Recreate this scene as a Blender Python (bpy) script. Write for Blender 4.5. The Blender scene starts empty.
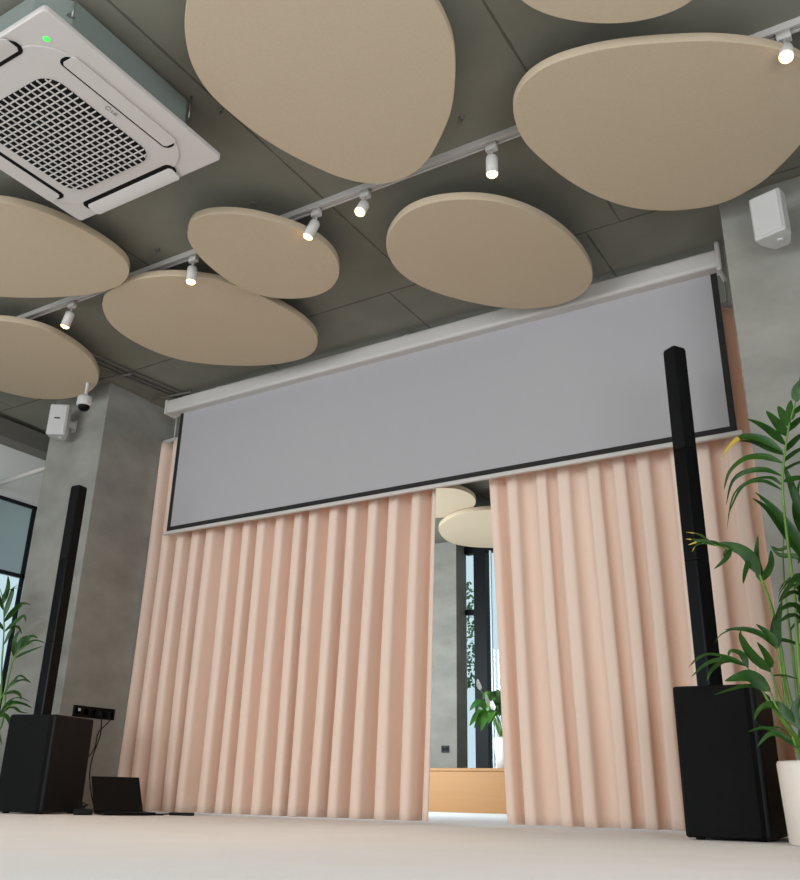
import bpy, math, random
from mathutils import Vector, Matrix
random.seed(7)
S = bpy.context.scene
COL = S.collection

# ------------------------------------------------------------------ camera
cd = bpy.data.cameras.new('camera')
cam = bpy.data.objects.new('camera', cd); COL.objects.link(cam)
cd.sensor_fit = 'VERTICAL'; cd.sensor_height = 36.0
cd.lens = 887.24 / 880.0 * 36.0
cd.clip_start = 0.02; cd.clip_end = 200
R_ = Matrix(((0.85386, 0.178397, 0.488976), (0.520138, -0.327635, -0.788741), (0.019496, 0.927809, -0.372545)))
cam.matrix_world = Matrix.Translation((0, 0, 0.143)) @ R_.to_4x4()
S.camera = cam

# ------------------------------------------------------------------ world, light, exposure
w = bpy.data.worlds.new('sky'); S.world = w; w.use_nodes = True
bg = w.node_tree.nodes['Background']
bg.inputs['Color'].default_value = (0.78, 0.90, 1.0, 1); bg.inputs['Strength'].default_value = 0.9

def area(name, loc, rot, sx, sy, power, color):
    l = bpy.data.lights.new(name, 'AREA'); l.shape = 'RECTANGLE'; l.size = sx; l.size_y = sy
    l.energy = power; l.color = color
    o = bpy.data.objects.new(name, l); COL.objects.link(o); o.location = loc; o.rotation_euler = rot
    return o
H90 = math.pi / 2
area('daylight_right_windows', (2.3, -1.6, 1.2), (H90, 0, H90), 6.0, 2.0, 190, (0.92, 0.96, 1.0))
area('daylight_rear_windows', (-4.0, -5.8, 1.35), (H90, 0, 0), 5.4, 2.3, 300, (0.90, 0.95, 1.0))
area('daylight_left_windows', (-6.7, -1.6, 1.3), (H90, 0, -H90), 5.0, 2.1, 110, (0.86, 0.94, 1.0))
area('daylight_far_windows', (-2.3, 9.7, 1.8), (-H90, 0, 0), 3.8, 2.2, 50, (0.82, 0.93, 1.0))
area('daylight_side_windows', (-6.5, 6.6, 1.4), (H90, 0, -0.75), 2.4, 2.0, 220, (0.84, 0.94, 1.0))
S.view_settings.view_transform = 'Standard'; S.view_settings.look = 'None'
S.view_settings.gamma = 1.0; S.view_settings.use_curve_mapping = False
S.view_settings.exposure = 0.12
LAMP_W = 24.0

# ------------------------------------------------------------------ helpers
def srgb(r, g, b):
    def f(c):
        c /= 255.0
        return c / 12.92 if c <= 0.04045 else ((c + 0.055) / 1.055) ** 2.4
    return (f(r), f(g), f(b), 1)

def mat(name, col, rough=0.6, metal=0.0, noise=0.0, scale=8.0, bump=0.0, bscale=None, spec=0.5, col2=None, stretch=None):
    m = bpy.data.materials.new(name); m.use_nodes = True
    nt = m.node_tree; b = nt.nodes['Principled BSDF']
    b.inputs['Base Color'].default_value = col; b.inputs['Roughness'].default_value = rough
    b.inputs['Metallic'].default_value = metal; b.inputs['Specular IOR Level'].default_value = spec
    tc = nt.nodes.new('ShaderNodeTexCoord'); mp = nt.nodes.new('ShaderNodeMapping')
    nt.links.new(tc.outputs['Object'], mp.inputs['Vector'])
    if stretch: mp.inputs['Scale'].default_value = stretch
    if noise or col2:
        n = nt.nodes.new('ShaderNodeTexNoise'); n.inputs['Scale'].default_value = scale; n.inputs['Detail'].default_value = 6
        n.inputs['Roughness'].default_value = 0.6
        nt.links.new(mp.outputs['Vector'], n.inputs['Vector'])
        r = nt.nodes.new('ShaderNodeValToRGB')
        c2 = col2 or tuple(min(1, c * (1 + noise)) for c in col[:3]) + (1,)
        c1 = col if col2 else tuple(c * (1 - noise) for c in col[:3]) + (1,)
        r.color_ramp.elements[0].position = 0.32; r.color_ramp.elements[1].position = 0.68
        r.color_ramp.elements[0].color = c1; r.color_ramp.elements[1].color = c2
        nt.links.new(n.outputs['Fac'], r.inputs['Fac']); nt.links.new(r.outputs['Color'], b.inputs['Base Color'])
    if bump:
        n2 = nt.nodes.new('ShaderNodeTexNoise'); n2.inputs['Scale'].default_value = bscale or scale * 4; n2.inputs['Detail'].default_value = 4
        nt.links.new(mp.outputs['Vector'], n2.inputs['Vector'])
        bp = nt.nodes.new('ShaderNodeBump'); bp.inputs['Strength'].default_value = bump; bp.inputs['Distance'].default_value = 0.01
        nt.links.new(n2.outputs['Fac'], bp.inputs['Height']); nt.links.new(bp.outputs['Normal'], b.inputs['Normal'])
    return m

def emis(name, col, strength):
    m = bpy.data.materials.new(name); m.use_nodes = True; b = m.node_tree.nodes['Principled BSDF']
    b.inputs['Base Color'].default_value = col
    b.inputs['Emission Color'].default_value = col; b.inputs['Emission Strength'].default_value = strength
    return m

def glassmat(name, tint):
    m = bpy.data.materials.new(name); m.use_nodes = True; nt = m.node_tree; nt.nodes.clear()
    o = nt.nodes.new('ShaderNodeOutputMaterial'); mx = nt.nodes.new('ShaderNodeMixShader')
    t = nt.nodes.new('ShaderNodeBsdfTransparent'); t.inputs['Color'].default_value = tint
    g = nt.nodes.new('ShaderNodeBsdfGlossy'); g.inputs['Roughness'].default_value = 0.01
    fr = nt.nodes.new('ShaderNodeFresnel'); fr.inputs['IOR'].default_value = 1.5
    nt.links.new(fr.outputs[0], mx.inputs[0]); nt.links.new(t.outputs[0], mx.inputs[1]); nt.links.new(g.outputs[0], mx.inputs[2])
    nt.links.new(mx.outputs[0], o.inputs['Surface'])
    return m

class MB:
    """collects primitives, then links them as ONE mesh object"""
    def __init__(s): s.v = []; s.f = []; s.sm = []; s.mi = []; s.cur = 0
    def face(s, idx, smooth=False): s.f.append(idx); s.sm.append(smooth); s.mi.append(s.cur)
    def box(s, c, d, rz=0.0, M=None):
        M = M or Matrix.Rotation(rz, 3, 'Z'); n = len(s.v); c = Vector(c)
        for x in (-.5, .5):
            for y in (-.5, .5):
                for z in (-.5, .5): s.v.append(c + M @ Vector((x * d[0], y * d[1], z * d[2])))
        for q in ((0, 1, 3, 2), (4, 6, 7, 5), (0, 4, 5, 1), (2, 3, 7, 6), (0, 2, 6, 4), (1, 5, 7, 3)): s.face([n + i for i in q])
        return s
    def span(s, a, b):
        a = Vector(a); b = Vector(b); return s.box((a + b) / 2, b - a)
    def prism(s, pts, z0, z1, M=None, smooth=True, off=(0, 0, 0)):
        n = len(s.v); k = len(pts); off = Vector(off)
        a = sum(pts[i][0] * pts[(i + 1) % k][1] - pts[(i + 1) % k][0] * pts[i][1] for i in range(k))
        if a < 0: pts = pts[::-1]
        for z in (z0, z1):
            for p in pts:
                q = Vector((p[0], p[1], z)); s.v.append(off + (M @ q if M else q))
        s.face([n + i for i in range(k)][::-1]); s.face([n + k + i for i in range(k)])
        for i in range(k): j = (i + 1) % k; s.face([n + i, n + j, n + k + j, n + k + i], smooth)
        return s
    def tube(s, path, r, n=8, caps=True):
        path = [Vector(p) for p in path]; rs = r if isinstance(r, (list, tuple)) else [r] * len(path)
        b = len(s.v); up = None
        for i, p in enumerate(path):
            t = (path[min(i + 1, len(path) - 1)] - path[max(i - 1, 0)]).normalized()
            if up is None: up = t.orthogonal().normalized()
            up = (up - t * up.dot(t)); up = up.normalized() if up.length > 1e-6 else t.orthogonal().normalized()
            o = t.cross(up)
            for k in range(n):
                a = 2 * math.pi * k / n; s.v.append(p + (up * math.cos(a) + o * math.sin(a)) * rs[i])
        for i in range(len(path) - 1):
            for k in range(n):
                j = (k + 1) % n; s.face([b + i * n + k, b + i * n + j, b + (i + 1) * n + j, b + (i + 1) * n + k], True)
        if caps:
            s.face([b + k for k in range(n)][::-1]); e = b + (len(path) - 1) * n; s.face([e + k for k in range(n)])
        return s
    def lathe(s, prof, c=(0, 0, 0), n=32, M=None):
        b = len(s.v); c = Vector(c)
        for r, z in prof:
            for k in range(n):
                a = 2 * math.pi * k / n; q = Vector((r * math.cos(a), r * math.sin(a), z)); s.v.append(c + (M @ q if M else q))
        for i in range(len(prof) - 1):
            for k in range(n):
                j = (k + 1) % n; s.face([b + i * n + k, b + i * n + j, b + (i + 1) * n + j, b + (i + 1) * n + k], True)
        if prof[0][0] > 1e-5: s.face([b + k for k in range(n)][::-1])
        if prof[-1][0] > 1e-5: e = b + (len(prof) - 1) * n; s.face([e + k for k in range(n)])
        return s
    def build(s, name, m, parent=None, bevel=0.0, seg=2):
        me = bpy.data.meshes.new(name); org = Vector((0, 0, 0))
        me.from_pydata([tuple(v) for v in s.v], [], s.f)
        me.polygons.foreach_set('use_smooth', s.sm); me.polygons.foreach_set('material_index', s.mi)
        for x in (m if isinstance(m, (list, tuple)) else [m]): me.materials.append(x)
        me.update()
        o = bpy.data.objects.new(name, me); COL.objects.link(o)
        if parent is not None:
            o.parent = parent; o.matrix_parent_inverse = Matrix.Translation(-parent.location) @ Matrix() if parent.type == 'EMPTY' and parent.rotation_euler.z == 0 else Matrix()
        if bevel:
            b = o.modifiers.new('bevel', 'BEVEL'); b.width = bevel; b.segments = seg; b.limit_method = 'ANGLE'; b.angle_limit = 0.7
        return o

def thing(name, label, cat, loc, group=None):
    o = bpy.data.objects.new(name, None); COL.objects.link(o); o.location = loc; o.empty_display_size = 0.1
    o['label'] = label; o['category'] = cat
    if group: o['group'] = group
    return o
def tag(o, label, cat, group=None):
    o['label'] = label; o['category'] = cat
    if group: o['group'] = group
    return o
def struct(o): o['kind'] = 'structure'; return o

def catmull(P, n=6, closed=False):
    P = [Vector(p) for p in P]; k = len(P); out = []
    for i in range(k if closed else k - 1):
        g = (lambda j: P[j % k]) if closed else (lambda j: P[max(0, min(k - 1, j))])
        a, b, c, d = g(i - 1), g(i), g(i + 1), g(i + 2)
        for q in range(n):
            t = q / n
            out.append(0.5 * ((2 * b) + (c - a) * t + (2 * a - 5 * b + 4 * c - d) * t * t + (3 * b - a - 3 * c + d) * t ** 3))
    if not closed: out.append(P[-1])
    return out
def rrect(w, h, r, n=6):
    o = []
    for cx, cy, a0 in ((w / 2 - r, h / 2 - r, 0), (-w / 2 + r, h / 2 - r, 90), (-w / 2 + r, -h / 2 + r, 180), (w / 2 - r, -h / 2 + r, 270)):
        for k in range(n + 1):
            a = math.radians(a0 + 90 * k / n); o.append((cx + r * math.cos(a), cy + r * math.sin(a)))
    return o

CEIL = 3.143
DISCS = {
  'A': (2.980, [(-2.075,1.718), (-2.187,1.820), (-2.290,1.966), (-2.339,2.122), (-2.342,2.261), (-2.329,2.426), (-2.290,2.599), (-2.231,2.759), (-2.168,2.891), (-2.078,2.993), (-1.978,3.045), (-1.868,3.046), (-1.734,2.995), (-1.587,2.871), (-1.468,2.747), (-1.360,2.578), (-1.289,2.432), (-1.262,2.314), (-1.253,2.210), (-1.269,2.085), (-1.316,1.949), (-1.405,1.821), (-1.527,1.717), (-1.679,1.651), (-1.829,1.633), (-1.968,1.665)]),
  'B': (2.980, [(-1.242,2.900), (-1.181,2.809), (-1.093,2.746), (-0.967,2.724), (-0.811,2.747), (-0.672,2.793), (-0.536,2.854), (-0.393,2.929), (-0.279,3.010), (-0.180,3.097), (-0.098,3.200), (-0.047,3.323), (-0.035,3.468), (-0.078,3.610), (-0.184,3.760), (-0.304,3.887), (-0.424,3.974), (-0.580,4.027), (-0.725,4.006), (-0.863,3.947), (-1.006,3.835), (-1.124,3.663), (-1.208,3.461), (-1.258,3.253), (-1.279,3.080)]),
  'C': (2.945, [(-2.268,3.470), (-2.172,3.353), (-2.032,3.261), (-1.880,3.241), (-1.737,3.281), (-1.595,3.368), (-1.477,3.515), (-1.396,3.695), (-1.350,3.918), (-1.348,4.129), (-1.376,4.284), (-1.434,4.394), (-1.536,4.478), (-1.670,4.509), (-1.840,4.468), (-1.988,4.371), (-2.153,4.183), (-2.273,3.982), (-2.327,3.799), (-2.323,3.633)]),
  'D': (2.962, [(-3.160,2.848), (-3.057,2.771), (-2.969,2.761), (-2.871,2.792), (-2.761,2.870), (-2.673,2.977), (-2.598,3.106), (-2.562,3.233), (-2.563,3.370), (-2.603,3.492), (-2.685,3.609), (-2.801,3.689), (-2.939,3.710), (-3.077,3.666), (-3.202,3.568), (-3.261,3.428), (-3.280,3.271), (-3.260,3.088), (-3.221,2.950)]),
  'E': (2.992, [(-4.225,3.187), (-4.087,3.097), (-3.926,3.056), (-3.748,3.073), (-3.591,3.130), (-3.451,3.229), (-3.338,3.363), (-3.268,3.521), (-3.230,3.692), (-3.208,3.898), (-3.226,4.084), (-3.292,4.230), (-3.412,4.346), (-3.560,4.394), (-3.772,4.365), (-3.970,4.282), (-4.143,4.167), (-4.307,4.004), (-4.387,3.801), (-4.401,3.575), (-4.353,3.366)]),
  'F': (2.980, [(-3.825,2.160), (-3.734,2.271), (-3.673,2.410), (-3.642,2.565), (-3.640,2.725), (-3.662,2.856), (-3.721,2.948), (-3.815,3.019), (-3.958,3.055), (-4.159,3.029), (-4.385,2.941), (-4.580,2.834), (-4.760,2.694), (-4.865,2.527), (-4.850,2.356), (-4.728,2.207), (-4.546,2.097), (-4.336,2.036), (-4.132,2.032), (-3.963,2.080)]),
  'G': (2.980, [(-4.940,2.965), (-4.858,3.042), (-4.775,3.181), (-4.772,3.374), (-4.837,3.610), (-4.972,3.808), (-5.139,3.948), (-5.361,4.030), (-5.584,4.013), (-5.773,3.909), (-5.868,3.770), (-5.927,3.592), (-5.900,3.388), (-5.776,3.176), (-5.557,3.001), (-5.297,2.903), (-5.080,2.902)]),
  'H': (2.985, [(-0.968,2.371), (-0.932,2.451), (-0.859,2.541), (-0.753,2.627), (-0.638,2.688), (-0.528,2.716), (-0.423,2.712), (-0.358,2.665), (-0.339,2.586), (-0.379,2.490), (-0.473,2.392), (-0.592,2.308), (-0.722,2.255), (-0.850,2.237), (-0.940,2.258), (-0.973,2.305)]),
  'I': (2.950, [(-4.243,7.145), (-3.953,7.230), (-3.835,7.362), (-3.824,7.580), (-3.901,7.798), (-4.065,7.982), (-4.305,8.099), (-4.512,8.073), (-4.753,7.905), (-4.849,7.650), (-4.775,7.374), (-4.527,7.171)]),
  'J': (2.900, [(-4.645,8.335), (-4.410,8.066), (-4.148,7.916), (-3.856,7.912), (-3.584,8.055), (-3.426,8.335), (-3.428,8.749), (-3.623,9.140), (-3.927,9.367), (-4.312,9.370), (-4.660,9.141), (-4.785,8.826)]),
}
PALM_RIGHT = [
 ([(-0.574,3.840,0.247),(-0.524,3.832,0.517),(-0.500,3.825,0.901),(-0.493,3.817,1.167),(-0.482,3.810,1.366),(-0.451,3.802,1.518),(-0.407,3.795,1.662),(-0.345,3.787,1.785),(-0.260,3.780,1.884)],[
  ([(-0.486,3.810,1.357),(-0.553,3.777,1.398),(-0.630,3.743,1.374),(-0.693,3.710,1.251)],0.016),
  ([(-0.483,3.810,1.379),(-0.523,3.795,1.412),(-0.609,3.780,1.404),(-0.674,3.765,1.343),(-0.712,3.750,1.200)],0.016),
  ([(-0.478,3.810,1.418),(-0.542,3.797,1.452),(-0.617,3.785,1.451),(-0.672,3.772,1.412),(-0.705,3.760,1.311)],0.020),
  ([(-0.467,3.802,1.472),(-0.529,3.782,1.503),(-0.606,3.762,1.501),(-0.670,3.742,1.447),(-0.699,3.722,1.365)],0.025),
  ([(-0.459,3.802,1.520),(-0.521,3.792,1.582),(-0.597,3.782,1.608),(-0.652,3.772,1.582),(-0.699,3.762,1.522)],0.027),
  ([(-0.447,3.802,1.549),(-0.497,3.796,1.616),(-0.539,3.789,1.659),(-0.579,3.782,1.688)],0.036),
  ([(-0.459,3.802,1.506),(-0.517,3.816,1.549),(-0.579,3.829,1.597),(-0.638,3.842,1.618)],0.033),
  ([(-0.434,3.802,1.587),(-0.470,3.817,1.665),(-0.505,3.832,1.730)],0.034),
  ([(-0.416,3.795,1.627),(-0.437,3.805,1.690),(-0.453,3.815,1.735)],0.034),
  ([(-0.404,3.795,1.652),(-0.406,3.795,1.699),(-0.396,3.795,1.743)],0.030),
  ([(-0.373,3.787,1.726),(-0.369,3.777,1.777),(-0.333,3.767,1.821)],0.030),
  ([(-0.341,3.787,1.784),(-0.319,3.777,1.850),(-0.269,3.767,1.914)],0.030),
  ([(-0.451,3.802,1.518),(-0.398,3.852,1.589),(-0.344,3.903,1.633)],0.024),
  ([(-0.461,3.802,1.475),(-0.398,3.852,1.534),(-0.331,3.902,1.557)],0.024),
  ([(-0.471,3.810,1.435),(-0.406,3.860,1.480),(-0.327,3.910,1.486)],0.024),
  ([(-0.477,3.810,1.391),(-0.416,3.860,1.414),(-0.347,3.910,1.401)],0.022),
  ([(-0.427,3.795,1.602),(-0.379,3.845,1.666),(-0.321,3.895,1.701)],0.026),
  ([(-0.397,3.795,1.674),(-0.345,3.835,1.724),(-0.286,3.875,1.732)],0.026),
 ]),
 ([(-0.582,3.920,0.249),(-0.557,3.932,0.471),(-0.553,3.944,0.704),(-0.551,3.956,0.930),(-0.542,3.968,1.102),(-0.521,3.980,1.246)],[
 ]),
 ([(-0.579,3.860,0.258),(-0.573,3.848,0.520),(-0.580,3.836,0.731),(-0.588,3.824,0.860),(-0.601,3.812,0.945),(-0.607,3.800,0.975),(-0.621,3.788,1.028),(-0.663,3.776,1.085),(-0.720,3.764,1.123),(-0.771,3.752,1.143),(-0.816,3.740,1.154)],[
  ([(-0.607,3.800,0.975),(-0.618,3.800,1.072),(-0.601,3.800,1.176)],0.028),
  ([(-0.602,3.800,0.987),(-0.571,3.825,1.052),(-0.567,3.850,1.120)],0.026),
  ([(-0.612,3.788,1.007),(-0.639,3.771,1.081),(-0.689,3.755,1.125),(-0.751,3.738,1.146)],0.045),
  ([(-0.645,3.776,1.070),(-0.662,3.751,1.016),(-0.671,3.726,0.963)],0.018),
  ([(-0.708,3.764,1.121),(-0.732,3.739,1.072),(-0.774,3.714,1.033)],0.018),
  ([(-0.724,3.764,1.123),(-0.734,3.764,1.099),(-0.737,3.764,1.078)],0.014),
  ([(-0.764,3.752,1.138),(-0.811,3.737,1.162),(-0.870,3.722,1.148)],0.012),
  ([(-0.779,3.752,1.148),(-0.827,3.767,1.197),(-0.887,3.782,1.222)],0.010),
  ([(-0.792,3.740,1.151),(-0.837,3.740,1.148),(-0.861,3.740,1.121)],0.012),
  ([(-0.799,3.740,1.161),(-0.843,3.740,1.171),(-0.880,3.740,1.180)],0.010),
  ([(-0.731,3.764,1.124),(-0.771,3.774,1.157),(-0.816,3.784,1.178)],0.020),
 ]),
 ([(-0.575,3.820,0.264),(-0.579,3.815,0.389),(-0.584,3.810,0.555),(-0.588,3.805,0.688),(-0.591,3.800,0.714)],[
  ([(-0.592,3.800,0.711),(-0.599,3.800,0.770),(-0.582,3.800,0.844)],0.022),
  ([(-0.590,3.800,0.710),(-0.577,3.810,0.805),(-0.547,3.820,0.904)],0.030),
  ([(-0.594,3.800,0.718),(-0.629,3.775,0.760),(-0.678,3.750,0.783),(-0.722,3.725,0.787),(-0.756,3.700,0.781)],0.020),
  ([(-0.590,3.800,0.722),(-0.608,3.785,0.764),(-0.649,3.770,0.808)],0.028),
  ([(-0.590,3.800,0.726),(-0.638,3.770,0.776),(-0.706,3.740,0.792),(-0.771,3.710,0.768),(-0.800,3.680,0.726)],0.010),
  ([(-0.583,3.800,0.745),(-0.542,3.840,0.740),(-0.492,3.880,0.719)],0.022),
 ]),
 ([(-0.575,3.800,0.270),(-0.585,3.793,0.424),(-0.606,3.787,0.553),(-0.618,3.780,0.625)],[
  ([(-0.618,3.780,0.621),(-0.678,3.763,0.687),(-0.704,3.747,0.753),(-0.701,3.730,0.782)],0.030),
  ([(-0.618,3.780,0.625),(-0.656,3.753,0.666),(-0.689,3.727,0.722),(-0.702,3.700,0.750)],0.030),
  ([(-0.616,3.780,0.636),(-0.631,3.795,0.689),(-0.661,3.810,0.744)],0.028),
  ([(-0.617,3.780,0.606),(-0.573,3.805,0.607),(-0.525,3.830,0.592)],0.012),
 ]),
 ([(-0.572,3.760,0.269),(-0.613,3.740,0.468),(-0.649,3.720,0.548),(-0.687,3.700,0.630)],[
  ([(-0.687,3.700,0.630),(-0.703,3.700,0.680),(-0.742,3.700,0.698),(-0.756,3.700,0.676)],0.022),
  ([(-0.686,3.700,0.634),(-0.727,3.675,0.659),(-0.768,3.650,0.674),(-0.826,3.625,0.678),(-0.882,3.600,0.636)],0.014),
  ([(-0.693,3.700,0.638),(-0.750,3.660,0.659),(-0.817,3.620,0.646),(-0.877,3.580,0.591)],0.018),
  ([(-0.721,3.700,0.658),(-0.771,3.667,0.653),(-0.812,3.633,0.617),(-0.824,3.600,0.576)],0.018),
  ([(-0.714,3.700,0.654),(-0.783,3.687,0.683),(-0.857,3.673,0.682),(-0.905,3.660,0.636)],0.008),
 ]),
 ([(-0.567,3.720,0.264),(-0.582,3.700,0.435),(-0.614,3.680,0.539)],[
  ([(-0.614,3.680,0.539),(-0.666,3.640,0.585),(-0.701,3.600,0.585),(-0.749,3.560,0.568)],0.045),
  ([(-0.621,3.680,0.543),(-0.682,3.633,0.555),(-0.740,3.587,0.538),(-0.790,3.540,0.517)],0.016),
 ]),
 ([(-0.563,3.720,0.264),(-0.557,3.710,0.347),(-0.561,3.700,0.381)],[
  ([(-0.552,3.710,0.357),(-0.596,3.677,0.405),(-0.646,3.643,0.404),(-0.672,3.610,0.430)],0.006),
  ([(-0.550,3.710,0.347),(-0.611,3.670,0.391),(-0.651,3.630,0.403),(-0.694,3.590,0.387)],0.014),
  ([(-0.552,3.710,0.336),(-0.599,3.677,0.381),(-0.635,3.643,0.379),(-0.673,3.610,0.336)],0.020),
  ([(-0.546,3.700,0.420),(-0.594,3.680,0.480),(-0.647,3.660,0.477),(-0.677,3.640,0.433)],0.034),
  ([(-0.531,3.700,0.399),(-0.539,3.700,0.470),(-0.491,3.700,0.540)],0.030),
  ([(-0.539,3.700,0.371),(-0.486,3.725,0.452),(-0.448,3.750,0.507)],0.030),
 ]),
 ([(-0.589,3.950,0.261),(-0.480,3.950,0.721),(-0.406,3.950,1.082),(-0.405,3.950,1.253),(-0.439,3.950,1.347)],[
  ([(-0.429,3.950,1.084),(-0.478,3.943,1.196),(-0.541,3.937,1.314),(-0.610,3.930,1.404)],0.034),
  ([(-0.423,3.950,1.042),(-0.502,3.960,1.182),(-0.574,3.970,1.328),(-0.634,3.980,1.394)],0.030),
  ([(-0.428,3.950,1.257),(-0.448,3.937,1.322),(-0.466,3.923,1.433),(-0.482,3.910,1.514)],0.034),
  ([(-0.408,3.950,1.146),(-0.486,3.960,1.158),(-0.549,3.970,1.146),(-0.579,3.980,1.170)],0.020),
  ([(-0.418,3.950,0.999),(-0.473,3.950,1.098),(-0.549,3.950,1.120),(-0.582,3.950,1.167)],0.020),
  ([(-0.441,3.950,0.919),(-0.505,3.950,1.008),(-0.560,3.950,0.972),(-0.581,3.950,0.932)],0.012),
  ([(-0.416,3.950,0.958),(-0.484,3.963,1.030),(-0.544,3.977,1.009),(-0.583,3.990,0.973)],0.012),
  ([(-0.447,3.950,0.798),(-0.509,3.950,0.835),(-0.543,3.950,0.813),(-0.554,3.950,0.790)],0.010),
  ([(-0.408,3.950,1.124),(-0.457,3.967,1.234),(-0.465,3.983,1.338),(-0.432,4.000,1.451)],0.030),
 ]),
]
PALM_LEFT = [
 ([(-5.716,4.000,0.127),(-5.712,3.992,0.575),(-5.734,3.984,0.980),(-5.783,3.976,1.264),(-5.847,3.968,1.442),(-5.943,3.960,1.568)],[
  ([(-5.817,3.976,1.338),(-5.944,3.976,1.497),(-5.960,3.976,1.588)],0.030),
  ([(-5.788,3.976,1.278),(-5.757,3.976,1.406),(-5.736,3.976,1.491),(-5.675,3.976,1.515)],0.030),
  ([(-5.779,3.976,1.249),(-5.689,3.976,1.328),(-5.610,3.976,1.364),(-5.507,3.976,1.348)],0.035),
  ([(-5.818,3.968,1.381),(-5.809,3.978,1.499),(-5.850,3.988,1.595)],0.030),
  ([(-5.758,3.976,1.176),(-5.656,3.986,1.241),(-5.592,3.996,1.280),(-5.571,4.006,1.238)],0.030),
  ([(-5.839,3.968,1.412),(-5.745,3.953,1.473),(-5.589,3.938,1.470)],0.028),
  ([(-5.773,3.976,1.192),(-5.900,3.976,1.273),(-5.984,3.976,1.243)],0.030),
  ([(-5.742,3.984,1.085),(-5.692,3.991,1.188),(-5.639,3.997,1.206),(-5.590,4.004,1.154)],0.024),
 ]),
 ([(-5.645,3.950,0.127),(-5.593,3.944,0.472),(-5.564,3.938,0.764),(-5.530,3.932,0.975),(-5.454,3.926,1.038),(-5.348,3.920,1.064)],[
  ([(-5.532,3.932,0.982),(-5.555,3.932,1.100),(-5.519,3.932,1.166)],0.030),
  ([(-5.516,3.932,1.002),(-5.478,3.932,1.094),(-5.398,3.932,1.116)],0.030),
  ([(-5.472,3.926,1.025),(-5.388,3.926,1.108),(-5.301,3.926,1.095)],0.028),
  ([(-5.454,3.926,1.038),(-5.325,3.916,1.075),(-5.192,3.906,1.051)],0.030),
  ([(-5.519,3.932,0.975),(-5.363,3.912,1.003),(-5.189,3.892,1.029)],0.024),
 ]),
 ([(-5.573,3.900,0.128),(-5.567,3.887,0.437),(-5.531,3.875,0.658),(-5.439,3.862,0.764),(-5.326,3.850,0.790)],[
  ([(-5.504,3.875,0.709),(-5.420,3.875,0.784),(-5.303,3.875,0.811),(-5.226,3.875,0.789)],0.030),
  ([(-5.457,3.862,0.752),(-5.387,3.862,0.801),(-5.335,3.862,0.837),(-5.257,3.862,0.814)],0.026),
  ([(-5.471,3.862,0.726),(-5.369,3.862,0.735),(-5.301,3.862,0.714),(-5.282,3.862,0.681)],0.022),
 ]),
 ([(-5.502,3.850,0.128),(-5.493,3.835,0.371),(-5.441,3.820,0.543),(-5.342,3.805,0.628),(-5.226,3.790,0.648)],[
  ([(-5.393,3.805,0.591),(-5.308,3.805,0.652),(-5.186,3.805,0.648),(-5.079,3.805,0.620)],0.032),
  ([(-5.361,3.805,0.622),(-5.295,3.805,0.676),(-5.217,3.805,0.686),(-5.109,3.805,0.658)],0.024),
  ([(-5.411,3.820,0.580),(-5.349,3.820,0.579),(-5.293,3.820,0.528),(-5.253,3.820,0.459)],0.024),
  ([(-5.428,3.820,0.568),(-5.406,3.820,0.493),(-5.337,3.820,0.399)],0.020),
  ([(-5.361,3.805,0.622),(-5.269,3.812,0.626),(-5.210,3.818,0.600),(-5.137,3.825,0.592)],0.020),
 ]),
 ([(-5.712,4.000,0.115),(-5.994,4.000,0.582),(-6.277,4.000,1.085),(-6.640,4.000,1.413)],[
  ([(-6.216,4.000,0.973),(-6.106,4.000,1.111),(-5.938,4.000,1.135)],0.030),
  ([(-6.314,4.000,1.124),(-6.492,4.000,1.173),(-6.645,4.000,1.070)],0.030),
  ([(-6.378,4.000,1.202),(-6.366,4.000,1.351),(-6.278,4.000,1.458)],0.030),
  ([(-6.156,4.000,0.863),(-6.338,4.000,0.907),(-6.487,4.000,0.806)],0.030),
  ([(-6.108,4.000,0.791),(-5.978,4.000,0.890),(-5.833,4.000,0.863)],0.030),
 ]),
]
# ------------------------------------------------------------------ materials
M = {}
M['floor'] = mat('pale_carpet', srgb(241, 239, 240), 0.9, noise=0.02, scale=3, bump=0.25, bscale=180, spec=0.2)
M['plaster'] = mat('micro_cement', srgb(138, 135, 127), 0.65, noise=0.16, scale=2.6, bump=0.12, bscale=14, spec=0.3, stretch=(1, 1, 1.6))
M['white_wall'] = mat('white_paint', srgb(205, 203, 198), 0.8)
M['felt'] = mat('beige_felt', srgb(184, 166, 142), 0.95, noise=0.03, scale=90, bump=0.08, bscale=260, spec=0.1)
M['white'] = mat('white_plastic', srgb(186, 184, 181), 0.42)
M['white_metal'] = mat('white_powder_coat', srgb(190, 184, 178), 0.4)
M['ac_white'] = mat('matt_white_plastic', srgb(194, 186, 181), 0.5)
M['ac_box'] = mat('galvanised_casing', srgb(124, 131, 125), 0.55, 0.1, noise=0.04, scale=3)
M['dark'] = mat('black_and_recess_shade', srgb(9, 8, 8), 0.6, spec=0.15)  # plain black; also stands for the shade in the air conditioner's openings
M['steel'] = mat('steel_wire', srgb(150, 150, 148), 0.35, 0.8)
M['black'] = mat('black_polypropylene', srgb(15, 15, 16), 0.5, bump=0.08, bscale=300, spec=0.14)
M['black_mesh'] = mat('black_grille_mesh', srgb(12, 12, 12), 0.7, noise=0.5, scale=400, bump=0.5, bscale=420, spec=0.15)
M['satin_black'] = mat('satin_black', srgb(9, 9, 10), 0.32, spec=0.13)
M['rubber'] = mat('black_rubber', srgb(12, 12, 12), 0.6, spec=0.2)
M['screen'] = mat('projection_fabric', srgb(166, 162, 163), 0.9, spec=0.1)
M['border'] = mat('black_masking', srgb(24, 22, 20), 0.8)
M['wood'] = mat('oak_veneer', srgb(162, 112, 54), 0.5, noise=0.05, scale=2.0, stretch=(1.0, 8, 22))
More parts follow.
